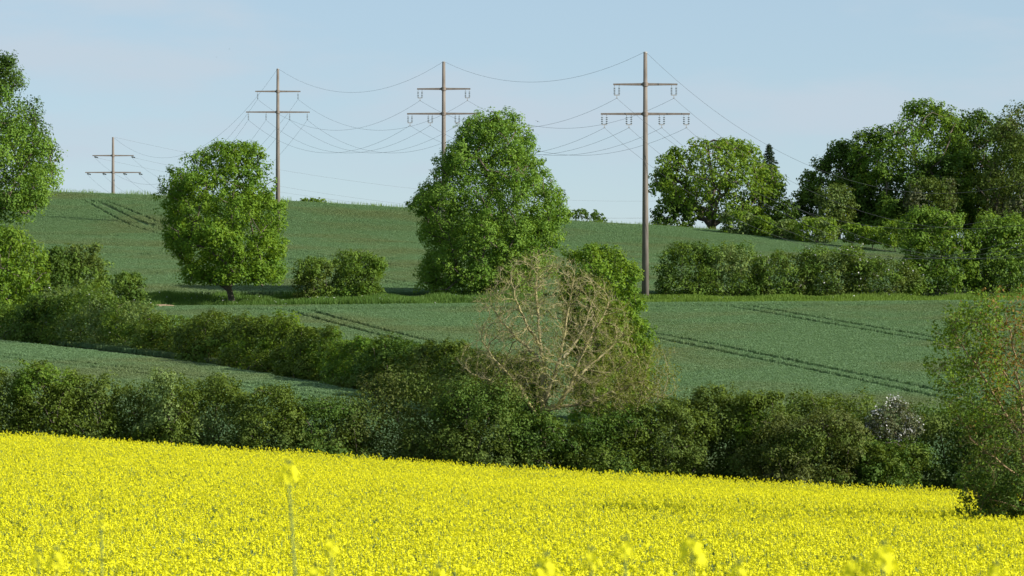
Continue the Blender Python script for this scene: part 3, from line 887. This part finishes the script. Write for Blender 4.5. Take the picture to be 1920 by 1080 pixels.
def bare_tree(name, label, xb, d, base_y, limbs, prof, depth, n_attr, step, trunk_r, bark, leafmats, n_leaf, leaf, tipr=.006, twigs=3, twig_len=.35, twig_r=.006, extra=None, leaf_prof=None):
    SEED[0] += 1; r = rng_of(SEED[0])
    bx = X_of(xb, d); bz = gz(bx, d)
    t = thing(name, label, 'tree', (bx, d, bz))
    s = d / F
    def L3(p):      # (x px, y px, depth metres)
        return np.array([X_of(p[0], d) - bx, p[2], Z_of(p[1], d) - bz])
    seeds = [np.array([0, 0, -.2])]; sp = [-1]
    joint = {}
    for limb in limbs:                      # first entry: index of the node to start from, or None
        start, pts = limb
        prev = 0 if start is None else joint[start]
        P = [seeds[prev]] + [L3(p) for p in pts]
        for a, b in zip(P[:-1], P[1:]):
            n = max(1, int(np.linalg.norm(b - a) / step))
            for k in range(1, n + 1):
                q = a + (b - a) * k / n + (r.normal(0, step * .10, 3) if k < n else 0)
                seeds.append(q); sp.append(prev); prev = len(seeds) - 1
            joint.setdefault(tuple(pts[0][:2]), prev)
            joint[tuple(np.round([b[0], b[2]], 3))] = prev
        # allow later limbs to start from named points
        for p in pts:
            q = L3(p); dd = [np.linalg.norm(x - q) for x in seeds]; joint[(p[0], p[1])] = int(np.argmin(dd))
    rows = sorted([(Z_of(y, d) - bz, X_of(a, d) - bx, X_of(b, d) - bx) for (y, a, b) in prof])
    zz = np.array([q[0] for q in rows]); cx = np.array([(q[1] + q[2]) / 2 for q in rows]); hw = np.array([(q[2] - q[1]) / 2 for q in rows])
    def in_crown(n, pw):
        zs = np.linspace(zz[0], zz[-1], 200); cdf = np.cumsum(np.interp(zs, zz, hw)); cdf /= cdf[-1]
        z = np.interp(r.uniform(0, 1, n), cdf, zs); a = r.uniform(0, 6.283, n); rho = r.uniform(0, 1, n) ** pw
        w = np.interp(z, zz, hw); c = np.interp(z, zz, cx)
        return np.stack([c + np.cos(a) * rho * w, np.sin(a) * rho * np.minimum(w, hw.max()) * depth, z], -1)
    A = in_crown(n_attr, .45)
    nodes, par = colonise(seeds, sp, A, step, step * 9, step * 1.5, r, sag=.12)
    R = pipe_radii(nodes, par, tipr, 2.25)
    R *= 1.0
    R = np.minimum(R, trunk_r); 
    link('branches', chains_mesh('branches', nodes, par, R, M[bark], 6), t)
    # twigs on thin nodes
    kids = np.zeros(len(nodes), int)
    for p in par:
        if p >= 0: kids[p] += 1
    thin = np.nonzero(R < tipr * 2.2)[0]
    g = Geo(); tips = []
    parr = np.array(par)
    for i in thin:
        dirn = norm(nodes[i] - nodes[parr[i]]) if parr[i] >= 0 else np.array([0, 0, 1.])
        for q in range(twigs):
            v = norm(dirn * .7 + r.normal(0, .55, 3) + [0, 0, .25]); ln = twig_len * r.uniform(.5, 1.3)
            m1 = nodes[i] + v * ln * .5; v2 = norm(v + r.normal(0, .3, 3) + [0, 0, .2]); e = m1 + v2 * ln * .5
            tube_geo(g, [nodes[i], m1, e], [twig_r, twig_r * .8, twig_r * .45], 3, cap=False)
            tips.append(e)
    link('twigs', g.mesh('twigs', M[bark]), t)['kind'] = 'stuff'
    tips = np.array(tips)
    gl = Geo(); mats = []
    for k, (mn, frac, fn) in enumerate(leafmats):
        mats.append(M[mn]); n = int(n_leaf * frac)
        w = np.array([fn(q[0] / s + xb, YH - (q[2] + bz) / s) for q in tips]) + 1e-6
        q = r.choice(len(tips), n, p=w / w.sum())
        P = tips[q] + r.normal(0, leaf * .9, (n, 3))
        leaf_quads(gl, P, norm(r.normal(0, .7, (n, 3)) + [0, -.2, .6]), leaf * r.uniform(.6, 1.3, n), r, r.uniform(0, 1, n), .6, m=k)
    link('foliage', gl.mesh('foliage', mats), t)
    return t

bare_tree('bare_tree', 'nearly leafless spreading tree with yellow lichened limbs in the hedge', 1017, 150, 800,
    [(None, [(1017, 800, 0), (1019, 768, 0), (1018, 735, .0), (1020, 690, .1), (1014, 650, .1), (1010, 600, .2), (1004, 545, .2), (1006, 510, .1)]),
     ((1017, 800), [(1008, 782, -.1), (990, 755, -.3), (975, 725, -.4), (952, 700, -.5), (925, 672, -.6), (905, 640, -.7)]),
     ((975, 725), [(930, 718, -.7), (885, 700, -.9), (862, 680, -1.0)]),
     ((1019, 768), [(1030, 725, -.2), (1046, 682, -.3), (1056, 640, -.2), (1064, 590, 0), (1072, 545, .1)]),
     ((1019, 768), [(1046, 762, -.3), (1066, 728, -.5), (1084, 680, -.6), (1102, 640, -.5), (1126, 600, -.4), (1140, 570, -.3)]),
     ((1066, 728), [(1098, 692, -.2), (1135, 662, 0.1), (1165, 630, .2)]),
     ((1046, 762), [(1085, 757, -.5), (1120, 745, -.6), (1160, 730, -.6), (1205, 712, -.5)]),
     ((1020, 690), [(1000, 662, .4), (975, 640, .7), (940, 605, .9), (922, 575, 1.0)]),
     ((1014, 650), [(988, 610, -.5), (968, 565, -.8), (958, 525, -.9)]),
     ((1046, 682), [(1075, 650, .6), (1100, 605, 1.0), (1115, 560, 1.1)]),
     ((1098, 692), [(1130, 700, -.3), (1165, 690, -.2), (1190, 670, 0)])],
    [(478, 975, 1045), (496, 945, 1080), (522, 915, 1128), (560, 893, 1165), (600, 888, 1180), (640, 878, 1188), (670, 862, 1195), (700, 862, 1225), (730, 890, 1250), (755, 970, 1250), (775, 1010, 1200)],
    .75, 3400, .22, .20, 'lichen', [('twigleaf', 1.0, lambda x, y: .35 + (x > 1120) * .9 + (y > 660) * .3)], 19000, .085, tipr=.0120, twigs=3, twig_len=.38, twig_r=.0055)

bare_tree('twiggy_shrub', 'sparse twiggy shrub trailing beside the bare tree above the hedge', 1190, 149, 800,
    [(None, [(1190, 790, 0), (1196, 760, 0), (1205, 730, 0)]), ((1190, 790), [(1215, 765, -.2), (1240, 742, -.2)]), ((1190, 790), [(1165, 765, .2), (1150, 745, .2)])],
    [(655, 1205, 1255), (680, 1185, 1268), (710, 1165, 1272), (740, 1150, 1268), (765, 1150, 1240)],
    .8, 420, .2, .05, 'lichen', [('twigleaf', 1.0, lambda x, y: 1.0)], 1900, .11, tipr=.006, twigs=2, twig_len=.3, twig_r=.006)

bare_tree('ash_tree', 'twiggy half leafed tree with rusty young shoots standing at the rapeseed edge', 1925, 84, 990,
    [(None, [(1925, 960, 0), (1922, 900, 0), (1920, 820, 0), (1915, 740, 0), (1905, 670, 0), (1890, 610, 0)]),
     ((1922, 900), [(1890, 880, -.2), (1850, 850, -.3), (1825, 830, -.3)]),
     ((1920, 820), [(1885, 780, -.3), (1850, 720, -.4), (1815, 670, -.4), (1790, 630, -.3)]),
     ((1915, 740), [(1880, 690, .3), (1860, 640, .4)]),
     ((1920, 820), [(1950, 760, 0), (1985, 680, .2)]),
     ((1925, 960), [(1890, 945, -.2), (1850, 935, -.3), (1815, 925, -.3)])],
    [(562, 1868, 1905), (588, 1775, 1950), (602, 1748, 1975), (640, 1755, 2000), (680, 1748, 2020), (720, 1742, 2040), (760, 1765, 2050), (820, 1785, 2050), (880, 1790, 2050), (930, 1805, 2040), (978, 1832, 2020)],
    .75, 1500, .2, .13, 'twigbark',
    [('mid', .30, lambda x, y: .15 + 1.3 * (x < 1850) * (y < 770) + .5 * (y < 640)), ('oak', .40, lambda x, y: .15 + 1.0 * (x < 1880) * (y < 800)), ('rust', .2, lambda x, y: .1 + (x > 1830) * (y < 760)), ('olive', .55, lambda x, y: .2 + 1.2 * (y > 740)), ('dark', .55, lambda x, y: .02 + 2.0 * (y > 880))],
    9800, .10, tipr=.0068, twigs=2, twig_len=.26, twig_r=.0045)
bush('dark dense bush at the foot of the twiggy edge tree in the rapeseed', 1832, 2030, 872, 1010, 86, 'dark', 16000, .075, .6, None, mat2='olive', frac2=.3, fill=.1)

# ------------------------------------------------------------------ grass verge and soil
def grass_strip(name, label, x0, x1, y0, y1, n, hmin, hmax, seed, white=0, mat='grass'):
    r = rng_of(seed); g = Geo()
    X = r.uniform(x0, x1, n); Y = r.uniform(y0, y1, n)
    hh = 1 + .9 * low_noise(X, Y, .7, seed + 1)
    h = r.uniform(hmin, hmax, n) * hh; th = r.uniform(0, 6.283, n); ln = h * r.uniform(.05, .45, n); w = r.uniform(.02, .045, n)
    Zb = ground(X, Y) - .05
    dx, dy = np.cos(th), np.sin(th); fx, fy = r.normal(0, 1, n), r.normal(0, .5, n); q = np.hypot(fx, fy); fx, fy = fx / q * w, fy / q * w
    V = np.stack([np.stack([X - fx, Y - fy, Zb], -1), np.stack([X + fx, Y + fy, Zb], -1),
                  np.stack([X + dx * ln + fx * .35, Y + dy * ln + fy * .35, Zb + h], -1), np.stack([X + dx * ln - fx * .35, Y + dy * ln - fy * .35, Zb + h], -1)], 1).reshape(-1, 3)
    rv = np.clip(.5 + .4 * low_noise(X, Y, .9, seed + 2) + r.normal(0, .15, n), 0, 1)
    g.add(V, np.arange(n)[:, None] * 4 + np.arange(4)[None], rq=rv, m=0)
    if white:
        k = r.integers(0, n, white)
        P = np.stack([X[k], Y[k], Zb[k] + h[k] + .05], -1)
        ok = low_noise(P[:, 0], P[:, 1], .8, seed + 5) > .1
        P = P[ok]
        leaf_quads(g, P, norm(r.normal(0, .4, (len(P), 3)) + [0, -.2, 1]), r.uniform(.08, .18, len(P)), r, r.uniform(0, 1, len(P)), .9, m=1)
    ob = link(name, g.mesh(name, [M[mat], M['blossom']]))
    ob['kind'] = 'stuff'; ob['label'] = label
    return ob
grass_strip('verge_grass', 'tall bright grass with white umbels along the field edge', X_of(262, 305), X_of(1010, 305), 301.5, 313, 40000, .28, .78, 71, 600)
grass_strip('verge_grass', 'narrow grass strip under the hedge beside the nearest pole', X_of(1180, 310), X_of(2010, 310), 301, 316, 30000, .25, .5, 81, 40, 'mid')
grass_strip('verge_grass', 'rough grass between the fields at the diagonal hedge end', X_of(60, 285), X_of(300, 300), 285, 312, 16000, .4, .9, 91, 60)
grass_strip('verge_grass', 'thin dry grass along the skyline', -90, 95, 503, 508, 9000, .4, .9, 95, 0, 'oak')

def soil_patch():
    cx, cy = X_of(303, 301), 299.8
    r = rng_of(5); n = 34; rings = 6; V = []; 
    for k in range(rings + 1):
        for j in range(n):
            a = j / n * 6.283; rr = k / rings
            x = cx + math.cos(a) * 2.1 * rr * (1 + .18 * math.sin(3 * a + 1) + .1 * math.sin(7 * a)); y = cy + math.sin(a) * 1.5 * rr
            V.append([x, y, gz(x, y) + .42 * (1 - rr ** 2) + (.05 * r.uniform() if rr < 1 else -.05)])
    Qs = []
    for k in range(rings):
        for j in range(n):
            Qs.append([k * n + j, k * n + (j + 1) % n, (k + 1) * n + (j + 1) % n, (k + 1) * n + j])
    ob = link('bare_soil', make_mesh('bare_soil', np.array(V), Qs, mat=M['soil'], smooth=True))
    ob['kind'] = 'structure'; ob['label'] = 'small mound of bare reddish soil at the field corner'
soil_patch()

# ------------------------------------------------------------------ power line
def insulator_mesh(L):
    g = Geo()
    tube_geo(g, [(0, 0, 0), (0, 0, -L)], [.022, .022], 6, m=1)
    n = 4
    for k in range(n):
        z = -L * (.30 + .60 * k / (n - 1))
        tube_geo(g, [(0, 0, z + .05), (0, 0, z + .02), (0, 0, z - .03)], [.025, .115, .09], 10, m=0)
    return g.mesh('insulator', [M['porcelain'], M['steel']])
INS = insulator_mesh(.92)
INS_T = insulator_mesh(1.0)
def yoke_mesh(w):
    g = Geo(); box_geo(g, (0, 0, 0), (w + .1, .07, .09)); box_geo(g, (0, 0, -.16), (.06, .06, .22)); box_geo(g, (0, 0, -.29), (.16, .16, .06))
    return g.mesh('yoke', M['steel'])
YK = yoke_mesh(.46)

def utility_pole(label, x, d, ytop, lo, up_, kind, base_drop=0.0, yaw=0.0):
    px, zt = X_of(x, d), Z_of(ytop, d)
    zb = gz(px, d) - base_drop
    H = zt - zb
    t = thing('utility_pole', label, 'power pole', (px, d, zb), 'power line poles')
    g = Geo(); tube_geo(g, [(0, 0, -.3), (0, 0, H * .5), (0, 0, H)], [.36, .27, .185], 20); me = g.mesh('shaft', M['concrete'], True)
    link('shaft', me, t)
    g = Geo(); tube_geo(g, [(0, 0, H - .02), (0, 0, H + .07), (0, 0, H + .14)], [.20, .20, .06], 14)
    link('cap', g.mesh('cap', M['steel'], False), t)
    z1 = H - 3.1; z2 = H - 6.0
    att = {'top': Vector((px, d, zt + .12))}
    cs, sn = math.cos(yaw), math.sin(yaw)
    for key, z, half, pos in (('u', z1, up_ / 2, (-1, 1)), ('l', z2, lo / 2, (-1, -.40, .40, 1))):
        g = Geo()
        for sgn in (-1, 1):        # tapered box beam each side, joined through the shaft
            V = []
            for (xx, hh, ww) in ((0, .125, .12), (half, .08, .08)):
                for (a, b) in ((-1, -1), (1, -1), (1, 1), (-1, 1)):
                    V.append([sgn * xx, a * ww, b * hh])
            g.add(V, [[0, 1, 2, 3], [4, 7, 6, 5], [0, 4, 5, 1], [1, 5, 6, 2], [2, 6, 7, 3], [3, 7, 4, 0]])
        arm = link('crossarm', g.mesh('crossarm', M['arm']), t, (0, -.02, z)); arm.rotation_euler = (0, 0, yaw)
        g = Geo(); rr = .27 + (H - z) / H * .1 
        tube_geo(g, [(0, 0, -.20), (0, 0, .20)], [.29, .29], 16); 
        link('collar', g.mesh('collar', M['arm'], False), t, (0, 0, z))
        for k, p in enumerate(pos):
            lx = p * (half - .35)
            if kind == 'double':
                offs = (-.23, .23)
                for o_ in offs:
                    q = link('insulator', INS, arm, (lx + o_, .02, -.10))
                link('yoke', YK, arm, (lx, .02, -.10 - .95))
                low = z - .10 - 1.26
            elif kind == 'single':
                link('insulator', INS_T, arm, (lx, .02, -.10)); low = z - .10 - 1.0
            else:                   # strained: strings pulled out level along the line
                q = link('insulator', INS_T, arm, (lx, -.1, -.16)); q.rotation_euler = (math.radians(-78), 0, math.radians(22))
                q = link('insulator', INS_T, arm, (lx, .1, -.16)); q.rotation_euler = (math.radians(80), 0, math.radians(-30))
                low = z - .30
            att[key + str(k)] = Vector((px + lx * cs, d + lx * sn, zb + low))
    return att
A1 = utility_pole('tallest concrete power pole, its whole shaft in view beside the hedge', 1210, 314, 99, 8.74, 6.3, 'double')
A2 = utility_pole('power pole rising out of the conical tree', 832, 374, 117, 8.6, 6.25, 'double', yaw=-.04)
A3 = utility_pole('power pole behind the lone round tree, with single hanging insulators', 521, 449, 130, 8.95, 6.35, 'single', yaw=.03)
A4 = utility_pole('shortest looking power pole, sunk behind the crest', 212, 551, 258, 9.6, 7.1, 'strain')

def wire(label, p, q, sag, rad=.013, n=40, group='power line wires'):
    p = np.array(p); q = np.array(q)
    t = np.linspace(0, 1, n)[:, None]
    P = p + (q - p) * t; P[:, 2] -= (4 * sag * t * (1 - t))[:, 0]
    c = p.copy(); g = Geo(); tube_geo(g, P - c, np.full(n, rad), 5, cap=False)
    ob = link('power_wire', g.mesh('power_wire', M['wire'], True), None, tuple(c))
    tag(ob, label, 'wire', group)
WN = {'top': 'topmost wire', 'u0': 'first upper conductor', 'u1': 'second upper conductor', 'l0': 'first lower conductor',
      'l1': 'second lower conductor', 'l2': 'third lower conductor', 'l3': 'fourth lower conductor'}
for k in WN:
    s = 0 if k == 'top' else 1
    wire(WN[k] + ' from the left, tallest pole to conical tree pole', A1[k], A2[k], (2.7, 3.1)[s])
    wire(WN[k] + ' from the left, conical tree pole to round tree pole', A2[k], A3[k], (3.5, 3.9)[s])
    wire(WN[k] + ' from the left, round tree pole to sunken crest pole', A3[k], A4[k], (7.4, 7.9)[s])
    off = np.array(A1[k]) - np.array(A1['top'])
    wire(WN[k] + ' from the left, tallest pole down past skyline trees', A1[k], np.array([X_of(2330, 300), 300, Z_of(97, 300)]) + off, (13.6, 12.4)[s], rad=.012, n=60)
for k in ('top', 'u0', 'u1'):
    off = np.array(A4[k]) - np.array(A4['top'])
    wire(WN[k] + ' from the left, sunken crest pole away behind the hill', A4[k], np.array([X_of(1450, 700), 700, Z_of(366, 700)]) + off, 5.0, n=60)

# birds
def bird(label, x, y, d, span, roll):
    g = Geo(); 
    tube_geo(g, [(-.5, 0, 0), (-.25, 0, .02), (.1, 0, .03), (.4, 0, .03), (.52, 0, .01)], [.02, .09, .13, .08, .02], 8)
    me_b = g
    t = thing('bird', label, 'bird', (X_of(x, d), d, Z_of(y, d)), 'birds in the sky')
    link('body', g.mesh('body', M['bird'], True), t)
    for s in (-1, 1):
        g = Geo(); V = [(.2, 0, .05), (.12, s * .45, .18), (-.1, s * .95, .10), (-.12, s * .4, .15), (-.15, 0, .05)]
        V2 = [(a, b, c - .03) for a, b, c in V]
        g.add(V + V2, [[0, 1, 3, 4], [5, 9, 8, 6], [0, 5, 6, 1], [1, 6, 7, 2], [2, 7, 8, 3], [3, 8, 9, 4]], [[1, 2, 3], [6, 8, 7]])
        link('wing', g.mesh('wing', M['bird']), t)
    t.scale = (span,) * 3; t.rotation_euler = (roll, .1, 1.2)
bird('dark bird in flight beside the wires above the conical tree', 1008, 228, 300, .28, .4)
bird('tiny bird speck above the first pole with single insulators', 430, 92, 320, .12, -.3)
bird('tiny bird speck lower of the two over the round tree', 406, 107, 320, .12, .2)

# ------------------------------------------------------------------ foreground rape stalks standing above the crop
def petal_flower(g, c, axis, size, r, m=0):
    axis = norm(np.asarray(axis, float)); ref = norm(np.cross(axis, r.normal(0, 1, 3))); b = np.cross(axis, ref)
    for k in range(4):
        a = k * math.pi / 2 + r.uniform(-.15, .15); d = ref * math.cos(a) + b * math.sin(a); sd = np.cross(axis, d)
        p0 = c; p1 = c + d * size * .55 + sd * size * .36 + axis * size * .18; p2 = c + d * size + axis * size * .22; p3 = c + d * size * .55 - sd * size * .36 + axis * size * .18
        g.add([p0, p1, p2, p3], [[0, 1, 2, 3]], rq=[r.uniform()], m=m)

def rape_stalk(label, x, ytop, d, lean=0.0, size=1.0, pods=True, heads=1):
    SEED[0] += 1; r = rng_of(SEED[0])
    tx, tz = X_of(x, d), Z_of(ytop, d)
    bx = tx + lean; bz = gz(bx, d); H = tz - bz
    t = thing('rapeseed_plant', label, 'rapeseed plant', (bx, d, bz), 'single rapeseed stalks near the camera')
    top = np.array([-lean, 0, H]); 
    pts = np.array([[0, 0, -.05], [-lean * .10, .01, H * .4], [-lean * .42, 0, H * .72], top - [0, 0, .02]])
    g = Geo(); tube_geo(g, pts, [.008, .0065, .005, .003], 7)
    if pods:
        for k in range(7):
            f = r.uniform(.62, .93); p = np.array([np.interp(f, [0, .4, .72, 1], pts[:, q]) for q in range(3)])
            a = r.uniform(0, 6.28); v = np.array([math.cos(a), math.sin(a), .9]); e = p + norm(v) * r.uniform(.04, .08)
            tube_geo(g, [p, (p + e) / 2 - [0, 0, .004], e], [.0012, .0018, .001], 4, cap=False)
    link('stem', g.mesh('stem', M['rapestem'], True), t)
    centres = [top] + [top + np.array([r.uniform(-.09, .09), r.uniform(-.03, .03), r.uniform(-.12, -.03)]) for _ in range(heads - 1)]
    for c in centres:
        g = Geo(); n = int(15 * size)
        for k in range(n):
            f = k / n; a = k * 2.4 + r.uniform(-.5, .5); rad = (.038 - .022 * f) * size * r.uniform(.6, 1.25)
            p = c + np.array([math.cos(a) * rad, math.sin(a) * rad, -.055 * (1 - f) * size + .012])
            tube_geo(g, [c + [0, 0, -.06 * (1 - f) * size], p], [.001, .001], 3, m=1, cap=False)
            petal_flower(g, p, [math.cos(a), math.sin(a), .55], r.uniform(.014, .019) * size, r)
        for k in range(9):
            a = k * 2.4; p = c + np.array([math.cos(a) * .007, math.sin(a) * .007, .018 + .002 * k % .012])
            tube_geo(g, [p, p + [0, 0, .005], p + [0, 0, .010]], [.001, .0028, .0008], 5, m=1)
        link('flower_head', g.mesh('flower_head', [M['rape'], M['rapestem']]), t)
        if c is not top:
            g = Geo(); tube_geo(g, [top + [0.0, 0, -.20], (top + c) / 2 + [0, 0, -.10], c], [.003, .0025, .002], 5); link('side_stem', g.mesh('side_stem', M['rapestem'], True), t)
for (lab, x, y, d, ln, sz, hd) in [
    ('tallest lone rapeseed stalk with a long bare stem rising over the field', 541, 882, 10.5, .05, 1.25, 1),
    ('thin rapeseed stalk with a small spent flower head', 190, 982, 12.5, .01, .75, 1),
    ('first of the pair of low flower heads at the bottom corner', 72, 1035, 10.5, .01, .9, 1),
    ('second of the pair of low flower heads at the bottom corner', 106, 1032, 10.5, -.01, 1.1, 2),
    ('flower head next to the stem of the tallest stalk', 620, 1010, 10, .03, 1.0, 2),
    ('short flower cluster at the bottom between the tallest stalk and the middle', 822, 1066, 10, 0, 1.1, 2),
    ('broad flower cluster at the bottom just past the middle', 1024, 1044, 9.5, .02, 1.3, 2),
    ('flower head in the close pair below the hedge tree trunk', 1108, 1034, 9.5, .02, 1.0, 1),
    ('taller flower head in the close pair below the hedge tree trunk', 1172, 1014, 9.5, .01, 1.0, 2),
    ('large bright flower head standing alone below the tallest pole', 1296, 1012, 8.8, 0, 1.35, 1),
    ('low flower cluster at the bottom after the large bright head', 1384, 1060, 9, .01, 1.1, 1),
    ('large flower cluster below the blossoming thorn', 1656, 1024, 9, .01, 1.45, 2),
    ('low flower cluster at the bottom under the twiggy edge tree', 1868, 1062, 9, 0, 1.3, 2)]:
    rape_stalk(lab, x, y + (0 if y < 1000 else 12), d, ln, sz * .8, True, hd)
